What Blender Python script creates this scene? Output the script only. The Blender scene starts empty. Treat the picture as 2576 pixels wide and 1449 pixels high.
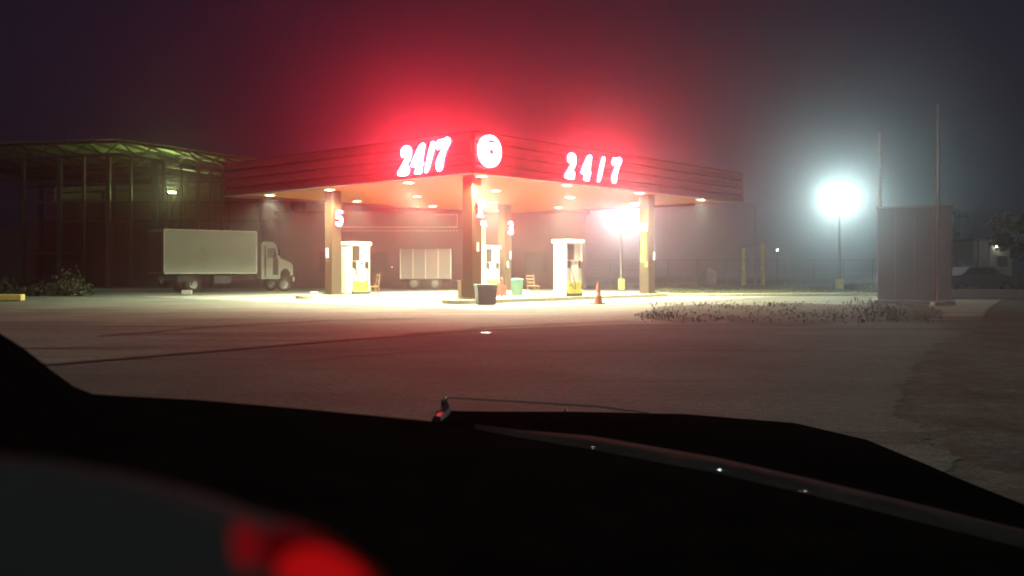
import bpy, bmesh, math, random
from mathutils import Vector, Matrix
random.seed(7)
S = bpy.context.scene
COL = S.collection
PI = math.pi
R = math.radians

# ------------------------------------------------------------------ camera
F = 2400.0          # focal length in pixels of a 2576 wide picture
CX, HY, EYE = 1288.0, 680.0, 1.2
cd = bpy.data.cameras.new('camera')
cam = bpy.data.objects.new('camera', cd); COL.objects.link(cam)
cam.location = (0, 0, EYE); cam.rotation_euler = (R(90), 0, 0)
cd.sensor_width = 36; cd.lens = 36 * F / 2576
cd.shift_y = -(724.5 - HY) / 2576
cd.clip_start = 0.05; cd.clip_end = 3000
cd.dof.use_dof = True; cd.dof.focus_distance = 5.0; cd.dof.aperture_fstop = 10
S.camera = cam
S.render.engine = 'CYCLES'
S.view_settings.view_transform = 'Standard'; S.view_settings.look = 'None'
S.view_settings.exposure = 0; S.view_settings.gamma = 1
cy = S.cycles
cy.max_bounces = 6; cy.diffuse_bounces = 3; cy.glossy_bounces = 3
cy.volume_bounces = 0; cy.transparent_max_bounces = 8
cy.sample_clamp_indirect = 8
cy.use_denoising = True
cy.filter_width = 1.7

# ------------------------------------------------------------------ night sky
W = bpy.data.worlds.new('World'); S.world = W; W.use_nodes = True
wn = W.node_tree; wn.nodes.clear()
sky = wn.nodes.new('ShaderNodeTexSky'); sky.sky_type = 'NISHITA'; sky.sun_disc = False
sky.sun_elevation = R(-4.0); sky.sun_rotation = R(250)
bg = wn.nodes.new('ShaderNodeBackground'); bg.inputs[1].default_value = 0.05
glow = wn.nodes.new('ShaderNodeBackground')           # faint town glow of the night sky
glow.inputs[0].default_value = (0.22, 0.36, 1.0, 1); glow.inputs[1].default_value = 0.014
ad = wn.nodes.new('ShaderNodeAddShader'); wo = wn.nodes.new('ShaderNodeOutputWorld')
wn.links.new(sky.outputs[0], bg.inputs[0]); wn.links.new(bg.outputs[0], ad.inputs[0])
wn.links.new(glow.outputs[0], ad.inputs[1]); wn.links.new(ad.outputs[0], wo.inputs[0])

# weak fill light added from behind and above the car, no real source
sl = bpy.data.lights.new('fill_sun', 'SUN'); sl.energy = 0.8; sl.angle = R(10); sl.color = (.9, 1, .86)
so = bpy.data.objects.new('fill_sun', sl); COL.objects.link(so)
so.rotation_euler = Vector((-.2, .42, -.8)).to_track_quat('-Z', 'Y').to_euler()

# ------------------------------------------------------------------ strengths of the lamps of the place
L_DOWN = 120.0
W_DOWN = 3000.0
L_SIGN = 240.0
L_NUM = 90.0
L_FLOOD_R = 850.0
L_FLOOD_C = 620.0

# ------------------------------------------------------------------ helpers
def at(px, py, Y):
    return Vector(((px - CX) * Y / F, Y, EYE + (HY - py) * Y / F))

def gnd(px, py):
    Y = EYE * F / (py - HY)
    return Vector(((px - CX) * Y / F, Y, 0))

class MB:
    def __init__(s): s.bm = bmesh.new()
    def box(s, c, size, rz=0.0, rx=0.0, ry=0.0, bev=0.0):
        m = Matrix.Translation(c) @ Matrix.Rotation(rz, 4, 'Z') @ Matrix.Rotation(ry, 4, 'Y') @ Matrix.Rotation(rx, 4, 'X') @ Matrix.Diagonal((size[0], size[1], size[2], 1))
        r = bmesh.ops.create_cube(s.bm, size=1, matrix=m)
        if bev > 0:
            vs = r['verts']; es = list({e for v in vs for e in v.link_edges})
            bmesh.ops.bevel(s.bm, geom=es, offset=bev, segments=2, affect='EDGES', profile=0.5)
        return s
    def tube(s, pts, r, n=8, cap=True):
        pts = [Vector(p) for p in pts]
        rs = r if isinstance(r, (list, tuple)) else [r] * len(pts)
        rings = []; up = None
        for i, p in enumerate(pts):
            d = (pts[min(i + 1, len(pts) - 1)] - pts[max(i - 1, 0)]).normalized()
            if up is None:
                up = Vector((0, 0, 1)) if abs(d.z) < .9 else Vector((1, 0, 0))
            a = d.cross(up).normalized(); b = a.cross(d).normalized(); up = b
            rings.append([s.bm.verts.new(p + (a * math.cos(2 * PI * k / n) + b * math.sin(2 * PI * k / n)) * rs[i]) for k in range(n)])
        for i in range(len(rings) - 1):
            for k in range(n):
                s.bm.faces.new((rings[i][k], rings[i][(k + 1) % n], rings[i + 1][(k + 1) % n], rings[i + 1][k]))
        if cap:
            s.bm.faces.new(rings[0]); s.bm.faces.new(rings[-1][::-1])
        return s
    def lathe(s, prof, c=(0, 0, 0), n=20, axis=None):
        c = Vector(c); q = Matrix.Identity(3)
        if axis is not None: q = Vector(axis).to_track_quat('Z', 'Y').to_matrix()
        rings = []
        for r, z in prof:
            if r < 1e-5: rings.append([s.bm.verts.new(c + q @ Vector((0, 0, z)))])
            else: rings.append([s.bm.verts.new(c + q @ Vector((r * math.cos(2 * PI * k / n), r * math.sin(2 * PI * k / n), z))) for k in range(n)])
        for A, B in zip(rings, rings[1:]):
            for k in range(n):
                k2 = (k + 1) % n
                if len(A) == 1 and len(B) == 1: continue
                if len(A) == 1: s.bm.faces.new((A[0], B[k], B[k2]))
                elif len(B) == 1: s.bm.faces.new((A[k], A[k2], B[0]))
                else: s.bm.faces.new((A[k], A[k2], B[k2], B[k]))
        return s
    def poly(s, pts):
        s.bm.faces.new([s.bm.verts.new(p) for p in pts]); return s
    def prism(s, pts, off):
        off = Vector(off)
        a = [s.bm.verts.new(p) for p in pts]; b = [s.bm.verts.new(Vector(p) + off) for p in pts]
        s.bm.faces.new(a[::-1]); s.bm.faces.new(b)
        for i in range(len(a)):
            j = (i + 1) % len(a); s.bm.faces.new((a[i], a[j], b[j], b[i]))
        return s
    def grid(s, rows, off=None):
        """sheet through rows of points; with off it becomes a closed slab"""
        def sheet(d):
            return [[s.bm.verts.new(Vector(p) + d) for p in r] for r in rows]
        A = sheet(Vector((0, 0, 0)))
        def fill(V, flip):
            for i in range(len(V) - 1):
                for j in range(len(V[0]) - 1):
                    f = (V[i][j], V[i][j + 1], V[i + 1][j + 1], V[i + 1][j])
                    s.bm.faces.new(f[::-1] if flip else f)
        fill(A, False)
        if off is not None:
            B = sheet(Vector(off)); fill(B, True)
            n, m = len(A), len(A[0])
            rim = [(0, j) for j in range(m)] + [(i, m - 1) for i in range(1, n)] + [(n - 1, j) for j in range(m - 2, -1, -1)] + [(i, 0) for i in range(n - 2, 0, -1)]
            for k in range(len(rim)):
                a, b = rim[k], rim[(k + 1) % len(rim)]
                s.bm.faces.new((A[a[0]][a[1]], B[a[0]][a[1]], B[b[0]][b[1]], A[b[0]][b[1]]))
        return s
    def build(s, name, mat, parent=None, loc=None, smooth=False):
        bmesh.ops.recalc_face_normals(s.bm, faces=s.bm.faces[:])
        me = bpy.data.meshes.new(name); s.bm.to_mesh(me); s.bm.free()
        if smooth:
            for p in me.polygons: p.use_smooth = True
        me.materials.append(mat)
        o = bpy.data.objects.new(name, me); COL.objects.link(o)
        if parent: o.parent = parent
        if loc is not None: o.location = loc
        return o

def tag(o, label=None, cat=None, group=None, kind=None):
    if label: o['label'] = label
    if cat: o['category'] = cat
    if group: o['group'] = group
    if kind: o['kind'] = kind
    return o

def thing(name, label, cat, loc=(0, 0, 0), rz=0.0, group=None):
    o = bpy.data.objects.new(name, None); COL.objects.link(o)
    o.location = loc; o.rotation_euler = (0, 0, rz); o.empty_display_size = .2
    return tag(o, label, cat, group)

def copy_tree(o, parent=None):
    c = o.copy(); COL.objects.link(c); c.parent = parent
    for ch in list(o.children): copy_tree(ch, c)
    return c

# ------------------------------------------------------------------ materials
def mat(name, col, rough=0.6, metal=0.0, var=0.25, scale=4.0, bump=0.0, bscale=30.0, col2=None, spec=0.5, detail=6.0, wear=None, speck=None):
    m = bpy.data.materials.new(name); m.use_nodes = True
    nt = m.node_tree; b = nt.nodes['Principled BSDF']
    b.inputs['Roughness'].default_value = rough; b.inputs['Metallic'].default_value = metal
    b.inputs['Specular IOR Level'].default_value = spec
    tc = nt.nodes.new('ShaderNodeTexCoord')
    n = nt.nodes.new('ShaderNodeTexNoise'); n.inputs['Scale'].default_value = scale; n.inputs['Detail'].default_value = detail
    nt.links.new(tc.outputs['Object'], n.inputs['Vector'])
    cr = nt.nodes.new('ShaderNodeValToRGB')
    c2 = col2 or tuple(c * (1 - var) for c in col)
    c1 = col if col2 else tuple(min(1, c * (1 + var * .6)) for c in col)
    cr.color_ramp.elements[0].position = .32; cr.color_ramp.elements[0].color = (*c2, 1)
    cr.color_ramp.elements[1].position = .68; cr.color_ramp.elements[1].color = (*c1, 1)
    nt.links.new(n.outputs['Fac'], cr.inputs['Fac'])
    out = cr.outputs['Color']
    if wear:
        n3 = nt.nodes.new('ShaderNodeTexNoise'); n3.inputs['Scale'].default_value = wear[1]; n3.inputs['Detail'].default_value = 8
        if len(wear) > 2:
            mp = nt.nodes.new('ShaderNodeMapping'); mp.inputs['Rotation'].default_value = (0, 0, -wear[2]); mp.inputs['Scale'].default_value = (.22, 2.2, 1)
            nt.links.new(tc.outputs['Object'], mp.inputs['Vector']); nt.links.new(mp.outputs[0], n3.inputs['Vector'])
        else: nt.links.new(tc.outputs['Object'], n3.inputs['Vector'])
        r3 = nt.nodes.new('ShaderNodeValToRGB'); r3.color_ramp.elements[0].position = .56; r3.color_ramp.elements[1].position = .7
        nt.links.new(n3.outputs['Fac'], r3.inputs['Fac'])
        mx = nt.nodes.new('ShaderNodeMix'); mx.data_type = 'RGBA'
        nt.links.new(r3.outputs['Color'], mx.inputs['Factor'])
        nt.links.new(out, mx.inputs['A']); mx.inputs['B'].default_value = (*wear[0], 1)
        out = mx.outputs['Result']
    if speck:      # stones of the aggregate, light and dark
        for sc_, amt in speck:
            n4 = nt.nodes.new('ShaderNodeTexNoise'); n4.inputs['Scale'].default_value = sc_; n4.inputs['Detail'].default_value = 3; n4.inputs['Roughness'].default_value = .8
            nt.links.new(tc.outputs['Object'], n4.inputs['Vector'])
            r4 = nt.nodes.new('ShaderNodeValToRGB'); r4.color_ramp.elements[0].position = .36; r4.color_ramp.elements[1].position = .64
            r4.color_ramp.elements[0].color = (1 - amt, 1 - amt, 1 - amt, 1); r4.color_ramp.elements[1].color = (1, 1, 1, 1)
            nt.links.new(n4.outputs['Fac'], r4.inputs['Fac'])
            m4 = nt.nodes.new('ShaderNodeMix'); m4.data_type = 'RGBA'; m4.blend_type = 'MULTIPLY'; m4.inputs['Factor'].default_value = 1
            nt.links.new(out, m4.inputs['A']); nt.links.new(r4.outputs['Color'], m4.inputs['B']); out = m4.outputs['Result']
    nt.links.new(out, b.inputs['Base Color'])
    if bump > 0:
        n2 = nt.nodes.new('ShaderNodeTexNoise'); n2.inputs['Scale'].default_value = bscale; n2.inputs['Detail'].default_value = 5
        nt.links.new(tc.outputs['Object'], n2.inputs['Vector'])
        bp = nt.nodes.new('ShaderNodeBump'); bp.inputs['Strength'].default_value = bump; bp.inputs['Distance'].default_value = .02
        nt.links.new(n2.outputs['Fac'], bp.inputs['Height']); nt.links.new(bp.outputs['Normal'], b.inputs['Normal'])
    return m

def emit(name, col, strength):
    m = bpy.data.materials.new(name); m.use_nodes = True
    nt = m.node_tree; nt.nodes.clear()
    e = nt.nodes.new('ShaderNodeEmission'); o = nt.nodes.new('ShaderNodeOutputMaterial')
    e.inputs[0].default_value = (*col, 1); e.inputs[1].default_value = strength
    nt.links.new(e.outputs[0], o.inputs[0])
    return m

M = {}
M['asphalt'] = mat('asphalt', (.185, .22, .175), .85, var=.35, scale=.5, bump=.8, bscale=25, wear=((.05, .05, .04), .5, .75), speck=((45, .75), (9, .4)))
M['apron'] = mat('worn_concrete_apron', (.30, .34, .26), .8, var=.3, scale=.35, bump=.35, bscale=18, wear=((.10, .10, .08), .45, .6), speck=((22, .6), (5, .35)))
M['pad'] = mat('pad_concrete', (.3, .29, .26), .7, var=.2, scale=.8, wear=((.2, .19, .17), .5))
M['dirt'] = mat('dry_verge_earth', (.075, .085, .05), .95, var=.4, scale=1.2, bump=.6, bscale=12, speck=((12, .6), (2.5, .5)))
M['tar'] = mat('tar_joint', (.07, .065, .055), .7, var=.5, scale=3)
M['grass'] = mat('night_grass', (.12, .13, .05), .9, var=.4, scale=2)
M['weed'] = mat('weed_leaf', (.12, .13, .075), .8, var=.5, scale=3)
M['dark_leaf'] = mat('dark_leaf', (.05, .07, .03), .7, var=.4, scale=2)
M['soffit'] = mat('orange_soffit', (.17, .075, .006), .55, var=.15, scale=.6)
M['fascia'] = mat('dark_red_fascia', (.085, .035, .045), .25, var=.2, scale=1)
M['roof_dark'] = mat('roof_sheet', (.03, .03, .035), .6, scale=1)
M['column'] = mat('column_cladding', (.05, .031, .010), .5, var=.2, scale=1.5)
M['white'] = mat('white_enamel', (.72, .72, .66), .35, var=.08, scale=3)
M['cream'] = mat('cream_kerb_paint', (.6, .57, .42), .6, var=.25, scale=6)
M['screen'] = mat('dark_screen', (.035, .032, .028), .25, var=.3, scale=6)
M['black'] = mat('black_plastic', (.018, .018, .018), .45, var=.3, scale=8)
M['rubber'] = mat('hose_rubber', (.03, .03, .03), .6, scale=8)
M['yellow'] = mat('yellow_panel', (.62, .56, .05), .45, var=.15, scale=4)
M['yellow_paint'] = mat('yellow_post_paint', (.84, .76, .2), .55, var=.25, scale=4)
M['grey_metal'] = mat('galvanised_steel', (.32, .32, .31), .45, metal=.6, var=.2, scale=5)
M['dark_metal'] = mat('dark_steel', (.045, .042, .04), .5, metal=.3, var=.3, scale=3)
M['pole'] = mat('grey_pole_paint', (.35, .34, .32), .6, var=.2, scale=3)
M['pole_dark'] = mat('dull_car_paint', (.08, .075, .08), .5, var=.2, scale=2)
M['truck_white'] = mat('truck_white_paint', (.29, .31, .24), .45, var=.12, scale=1.2, wear=((.2, .21, .16), .8))
M['truck_dark'] = mat('truck_dark_and_shade', (.025, .02, .018), .6, var=.3)
M['tyre'] = mat('tyre_rubber', (.025, .023, .02), .85, var=.3, scale=6)
M['rim'] = mat('wheel_steel', (.2, .19, .18), .5, metal=.5)
M['glass_dark'] = mat('dark_window', (.02, .025, .02), .1, var=.2)
M['wall'] = mat('store_wall_red', (.15, .06, .045), .8, var=.25, scale=.5)
M['wall_dark'] = mat('warehouse_wall', (.05, .042, .036), .85, var=.3, scale=.3)
M['trim'] = mat('white_trim', (.6, .57, .5), .5, var=.15)
M['trailer'] = mat('trailer_pale_side', (.17, .15, .14), .6, var=.15, scale=.8)
M['shed_sheet'] = mat('shed_roof_sheet', (.2, .28, .1), .6, var=.45, scale=.6)
M['teal'] = mat('teal_bin_plastic', (.03, .11, .115), .4, var=.2, scale=4)
M['teal_lid'] = mat('teal_lid_plastic', (.05, .26, .27), .4, var=.15)
M['green'] = mat('green_bin_plastic', (.045, .13, .08), .5, var=.2)
M['brown_box'] = mat('brown_crate', (.14, .085, .045), .7, var=.25, scale=5)
M['red_paint'] = mat('red_paint', (.35, .04, .025), .4, var=.15)
M['orange'] = mat('cone_orange', (.55, .16, .05), .5, var=.15)
M['wood'] = mat('chair_wood', (.22, .12, .055), .6, var=.3, scale=9)
M['slab'] = mat('grey_slab_render', (.21, .235, .24), .85, var=.15, scale=.8)
M['skin_car'] = mat('car_paint_black', (.0035, .0033, .003), .9, var=.3, scale=3, spec=0.0)
M['dash'] = mat('dash_plastic', (.006, .005, .0045), .75, var=.3, scale=20, bump=.2, bscale=300, spec=0.0)
M['dash_grey'] = mat('dash_grey_plastic', (.028, .027, .03), .9, var=.2, scale=12, bump=.2, bscale=250, spec=.2)
M['cowl'] = mat('cowl_plastic', (.028, .026, .025), .9, var=.3, scale=15, bump=.3, bscale=90, spec=.05)
M['chrome'] = mat('chrome_trim', (.8, .8, .8), .12, metal=1, var=.05)
M['house'] = mat('house_render', (.3, .28, .22), .85, var=.2)
M['e_down'] = emit('downlight_glow', (1, .92, .66), L_DOWN)
M['e_sign'] = emit('red_neon_glow', (1, .035, .055), L_SIGN)
M['e_side'] = emit('red_letter_side_glow', (1, .03, .045), 9.0)
M['e_num'] = emit('red_number_glow', (1, .07, .10), L_NUM)
M['e_disc'] = emit('logo_disc_glow', (1, .05, .06), 70)
M['e_flood_r'] = emit('floodlight_glow', (.70, 1, .97), L_FLOOD_R)
M['e_flood_c'] = emit('floodlight_glow_white', (1, .97, .95), L_FLOOD_C)
M['e_small'] = emit('small_lamp_glow', (1, .97, .92), 60)
M['e_post'] = emit('post_lamp_glow', (1, .9, .62), 450)
M['e_shed'] = emit('shed_lamp_glow', (.75, 1, .4), 1100)
M['e_gauge'] = emit('red_gauge_glow', (1, .01, .012), .32)
M['e_gauge_dim'] = emit('red_gauge_dim_glow', (1, .02, .03), .12)
M['logo_grey'] = mat('logo_grey_mark', (.05, .05, .04), .6)
M['logo_yellow'] = mat('logo_yellow_dot', (.5, .4, .03), .6)

# ------------------------------------------------------------------ the setting: ground sheets
MB().poly([(-600, -40, -.03), (600, -40, -.03), (600, 900, -.03), (-600, 900, -.03)]).build('ground', M['dirt'])
tag(bpy.data.objects['ground'], kind='structure')
# canopy frame of reference: C is the near corner, U runs along the left fascia, V along the right one
C = Vector((-1.36, 32.7, 0)); U = Vector((-.748, .664, 0)); V = Vector((.664, .748, 0))
AZ = math.atan2(V.y, V.x)
LA, LB, H, FH = 15.4, 19.1, 4.5, 1.5
def cp(a, b, z=0.0): return C + U * a + V * b + Vector((0, 0, z))

edge = [(-60, -2), (-20, 5), (-9.5, 9.3), (-5.9, 12.3), (-3.2, 16.2), (-.86, 19.2), (2.8, 21.3), (7.0, 22.6), (11.5, 23.4)]
def ragged(pts, j, n=40):
    out = []
    for a, b in zip(pts, pts[1:]):
        for k in range(n):
            u = k / n; w = j * (math.sin(len(out) * .37) * .5 + math.sin(len(out) * .11 + 1) * .8 + random.gauss(0, .35))
            out.append((a[0] + (b[0] - a[0]) * u + w, a[1] + (b[1] - a[1]) * u))
    return out + [pts[-1]]
re_ = [(2.2, -30), (2.4, 5), (3.3, 8), (5.2, 12.5), (7.8, 17), (10.6, 21.5)]
M['falloff_mid'] = mat('light_falloff_step', (.165, .195, .15), .95, var=.4, scale=.9, bump=.6, bscale=14, speck=((30, .7), (4, .5), (1.1, .4)))  # in-between ground tone, paints the light's falloff towards the right
tag(MB().poly([(x, y, -.024) for x, y in [(-60, -30)] + ragged([(p[0] + 1.0 + p[1] * .05 * (p[1] > 0), p[1]) for p in re_], .12) + edge[::-1]]).build('road_falloff_strip', M['falloff_mid']), kind='structure')
tag(MB().poly([(x, y, -.018) for x, y in [(-60, -30)] + ragged(re_, .10) + edge[::-1]]).build('road', M['asphalt']), kind='structure')
tag(MB().poly([(x, y, -.012) for x, y in edge] + [(15.5, 31, -.012), (24, 46, -.012), (20, 62, -.012), (-60, 66, -.012), (-90, 40, -.012)]).build('forecourt', M['apron']), kind='structure')
js = MB()
rows = [[], []]
for i, (x, y) in enumerate(edge):
    a = edge[max(i - 1, 0)]; b = edge[min(i + 1, len(edge) - 1)]
    d = Vector((b[0] - a[0], b[1] - a[1], 0)).normalized(); n = Vector((-d.y, d.x, 0))
    w = .10 + .04 * math.sin(i * 2.3)
    p = Vector((x, y, -.006)); rows[0].append(p - n * w); rows[1].append(p + n * w)
tag(js.grid(rows).build('road_joint', M['tar']), kind='structure')
tag(MB().poly([cp(-3.2, -2.6, 0), cp(-3.2, 23, 0), cp(19, 23, 0), cp(19, -2.6, 0)]).build('pump_pad', M['pad']), kind='structure')

def ribbon(pts, w, z):
    rows = [[], []]
    pts = [gnd(*p) for p in pts]; fine = []
    for a, b in zip(pts, pts[1:]): fine += [a.lerp(b, k / 6) for k in range(6)]
    fine.append(pts[-1])
    for i, p in enumerate(fine):
        d = (fine[min(i + 1, len(fine) - 1)] - fine[max(i - 1, 0)]).normalized(); n = Vector((-d.y, d.x, 0))
        ww = w * (.75 + .35 * math.sin(i * 1.3)) * (.2 if i in (0, len(fine) - 1) else 1)
        rows[0].append(p - n * ww + Vector((0, 0, z))); rows[1].append(p + n * ww + Vector((0, 0, z)))
    return MB().grid(rows)
M['tyre_mark'] = mat('tyre_mark', (.07, .085, .068), .85, var=.5, scale=2.5, col2=(.10, .12, .095))
for q, (pts, z) in enumerate((([(700, 905), (960, 885), (1250, 870), (1560, 868)], -.0125),
        ([(250, 845), (520, 822), (820, 806), (1120, 798)], -.004), ([(1000, 842), (1250, 822), (1450, 812), (1600, 806)], -.004))):
    tag(ribbon(pts, .20, z).build('tyre_track', M['tyre_mark']), kind='structure')
M['water'] = mat('puddle_water', (.05, .05, .05), .3, var=.1)
g = gnd(1222, 836)
tag(MB().poly([g + Vector((.12 * math.cos(k * PI / 9) * (1 + .2 * math.sin(k * 2.1)), .22 * math.sin(k * PI / 9), -.003)) for k in range(18)]).build('puddle', M['water']), kind='structure')

# ------------------------------------------------------------------ canopy
can = thing('station_canopy', 'big flat fuel station canopy with ribbed dark red fascia and orange underside on four columns', 'canopy', C)
def lc(a, b, z): return U * a + V * b + Vector((0, 0, z))
T = .25
MB().prism([lc(.02, .02, H + .12), lc(LA, .02, H + .12), lc(LA, LB, H + .12), lc(.02, LB, H + .12)], (0, 0, .06)).build('soffit', M['soffit'], can)
MB().prism([lc(.02, .02, H + FH - .12), lc(LA, .02, H + FH - .12), lc(LA, LB, H + FH - .12), lc(.02, LB, H + FH - .12)], (0, 0, .06)).build('roof', M['roof_dark'], can)
def fascia(p0, p1, nrm):
    """ribbed band: profile of four bulging boards extruded from p0 to p1"""
    n = 4; prof = []
    for k in range(n):
        z0 = H + FH * k / n; z1 = H + FH * (k + 1) / n
        for t, o in ((.0, .0), (.10, .09), (.5, .12), (.86, .09)):
            prof.append((o, z0 + (z1 - z0) * t))
    prof.append((0, H + FH)); prof += [(-.10, H + FH), (-.10, H)]
    a = [p0 + nrm * o + Vector((0, 0, z)) for o, z in prof]
    return MB().prism(a, p1 - p0)
fascia(lc(0, 0, 0), lc(LA, 0, 0), -V).build('fascia', M['fascia'], can)
fascia(lc(0, .0, 0), lc(0, LB, 0), -U).build('fascia', M['fascia'], can)
fascia(lc(LA, 0, 0), lc(LA, LB, 0), U).build('fascia', M['fascia'], can)
fascia(lc(0, LB, 0), lc(LA, LB, 0), V).build('fascia', M['fascia'], can)
cols = {'near': (1.55, 1.6), 'left': (10.5, 2.2), 'back': (10.5, 13.3), 'right': (1.5, 13.0)}
for k, (a, b) in cols.items():
    c = MB().box(lc(a, b, (H + .12) / 2), (.5, .5, H + .12), AZ, bev=.02).build('column', M['column'], can)
    MB().box(lc(a, b, .11), (.66, .66, .2), AZ, bev=.02).build('column_base', M['column'], c)
    # notices stuck to the column
    if k == 'near':
        MB().box(lc(a - .256, b - .02, 2.05), (.22, .012, .34), AZ + PI / 2).build('notice', M['white'], c)
    if k == 'left':
        MB().box(lc(a + .06, b - .256, 1.95), (.20, .012, .42), AZ + PI/2 + PI/2 + PI/2).build('notice', M['white'], c)
    if k == 'back':
        MB().box(lc(a - .256, b + .12, 2.0), (.16, .012, .38), AZ + PI / 2).build('notice', M['white'], c)
        MB().box(lc(a - .256, b - .1, 1.5), (.22, .012, .34), AZ + PI / 2).build('notice', M['white'], c)
    if k == 'right':
        MB().box(lc(a - .256, b + .12, 1.85), (.16, .012, .38), AZ + PI / 2).build('notice', M['white'], c)
        MB().box(lc(a + .02, b - .262, 3.15), (.012, .40, .34), AZ).build('sign_panel', M['white'], c)
        # stacked yellow lettering too worn to read: uneven blocks
        y = MB(); z = 2.88
        for q, (w, h) in enumerate(((.25, .20), (.22, .17), (.25, .21), (.23, .18), (.26, .20), (.22, .16), (.25, .20))):
            y.box(lc(a + .03 + random.uniform(-.015, .015), b - .262, z - h / 2), (.014, w, h - .025), AZ)
            z -= h
        y.build('yellow_lettering', M['yellow'], c)
        MB().box(lc(a - .12, b - .262, 1.47), (.012, .14, .22), AZ).build('notice', M['yellow'], c)

# ---- glyph outlines
def smooth(pts, n=2):
    for _ in range(n):
        q = []
        for i in range(len(pts)):
            a, b = pts[i], pts[(i + 1) % len(pts)]
            q.append((a[0] * .75 + b[0] * .25, a[1] * .75 + b[1] * .25)); q.append((a[0] * .25 + b[0] * .75, a[1] * .25 + b[1] * .75))
        pts = q
    return pts
def tr(pts, x0):
    return [((x - x0) / 488.0, (928 - .09 * (x - 285) - y) / 610.0) for x, y in pts]
G2 = tr([(362, 480), (372, 390), (430, 330), (510, 312), (585, 335), (622, 400), (627, 480), (600, 590), (545, 670), (470, 755), (530, 712), (580, 735), (572, 850), (535, 925), (300, 932), (280, 890), (300, 830), (400, 690), (478, 560), (480, 530), (420, 565), (380, 535)], 285)
G4 = tr([(805, 310), (870, 265), (932, 282), (932, 350), (890, 560), (890, 640), (915, 690), (860, 745), (868, 830), (852, 886), (686, 893), (682, 850), (715, 800), (720, 752), (618, 755), (604, 720), (618, 660), (740, 420)], 605)
G4h = tr([(748, 585), (722, 648), (750, 648)], 605)
GS = tr([(1055, 270), (1110, 236), (1165, 255), (1158, 340), (1012, 852), (926, 870), (914, 820)], 914)
G7 = tr([(1180, 300), (1210, 218), (1370, 200), (1410, 166), (1475, 176), (1505, 230), (1492, 300), (1400, 440), (1345, 640), (1325, 795), (1240, 845), (1178, 795), (1172, 690), (1200, 600), (1260, 480), (1330, 370), (1270, 376), (1220, 420), (1182, 395)], 1172)
G5 = [(.06, 1.0), (.62, 1.02), (.64, .80), (.30, .79), (.29, .66), (.42, .68), (.58, .60), (.65, .42), (.62, .18), (.50, .02), (.28, -.02), (.05, .05), (0, .2), (.10, .30), (.24, .22), (.36, .26), (.38, .40), (.28, .48), (.04, .42)]
G3 = [(.02, .90), (.2, 1.02), (.42, 1.02), (.60, .9), (.60, .68), (.50, .54), (.63, .42), (.65, .22), (.54, .04), (.32, -.02), (.08, .02), (-.02, .15), (.06, .29), (.2, .24), (.34, .26), (.36, .38), (.18, .44), (.18, .59), (.34, .64), (.34, .77), (.2, .78), (.06, .72)]
G1 = [(.06, .84), (.26, 1.0), (.46, 1.02), (.46, .14), (.58, .12), (.58, 0), (.06, 0), (.06, .12), (.18, .14), (.18, .76), (.06, .72)]

def glyph(name, pts, holes, h, material, parent, origin, ex, nrm, depth=.09, sm=2):
    """flat letter with real thickness: outline in the plane of ex and up, extruded along nrm"""
    cu = bpy.data.curves.new(name, 'CURVE'); cu.dimensions = '2D'; cu.fill_mode = 'BOTH'; cu.extrude = depth / 2
    for ring in [smooth(pts, sm)] + [smooth(x, 1) for x in holes]:
        sp = cu.splines.new('POLY'); sp.points.add(len(ring) - 1); sp.use_cyclic_u = True
        for i, (x, y) in enumerate(ring): sp.points[i].co = (x * h, y * h, 0, 1)
    tmp = bpy.data.objects.new(name, cu); COL.objects.link(tmp)
    dg = bpy.context.evaluated_depsgraph_get()
    me = bpy.data.meshes.new_from_object(tmp.evaluated_get(dg))
    bpy.data.objects.remove(tmp)
    up = Vector((0, 0, 1))
    mx = Matrix((ex, up, nrm)).transposed().to_4x4(); mx.translation = origin
    me.transform(mx); me.name = name
    me.materials.clear(); me.materials.append(material); me.materials.append(M['e_side'])
    for p in me.polygons: p.material_index = 0 if p.normal.dot(nrm) > .5 else 1
    o = bpy.data.objects.new(name, me); COL.objects.link(o); o.parent = parent
    return o

SO = .15   # letters stand off the fascia on brackets
# left fascia: reading direction runs towards the corner (-U)
tL = 3.62
sg = thing('illuminated_sign', 'glowing red 24/7 lettering on the left fascia beside the round emblem', 'sign', cp(tL, 0, 0), 0, 'lit signs on the canopy fascia')
for nm, g, h, x in (('digit', G2, [], 0), ('digit', G4, [G4h], .66), ('slash', GS, [], 1.30), ('digit', G7, [], 1.83)):
    glyph(nm, g, h, 1.10, M['e_sign'], sg, -U * (x * 1.10) - V * SO + Vector((0, 0, 4.66)), -U, -V)
for x in (.25, .95, 1.5, 2.3): MB().box(-U * (x * 1.1) - V * (SO / 2 - .01) + Vector((0, 0, 5.2)), (.04, SO - .1, .04), AZ).build('bracket', M['dark_metal'], sg)
# right fascia: reading direction runs away from the corner (V)
tR = 4.85
sg = thing('illuminated_sign', 'glowing red 24/7 lettering with wide gaps on the right fascia, away from the corner', 'sign', cp(0, tR, 0), 0, 'lit signs on the canopy fascia')
for nm, g, h, x in (('digit', G2, [], 0), ('digit', G4, [G4h], .98), ('slash', GS, [], 2.0), ('digit', G7, [], 2.95)):
    glyph(nm, g, h, 1.03, M['e_sign'], sg, V * (x * 1.03) - U * SO + Vector((0, 0, 4.70)), V, -U)
for x in (.25, 1.25, 2.2, 3.3): MB().box(V * (x * 1.03) - U * (SO / 2 - .01) + Vector((0, 0, 5.2)), (SO - .1, .04, .04), AZ).build('bracket', M['dark_metal'], sg)
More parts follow.
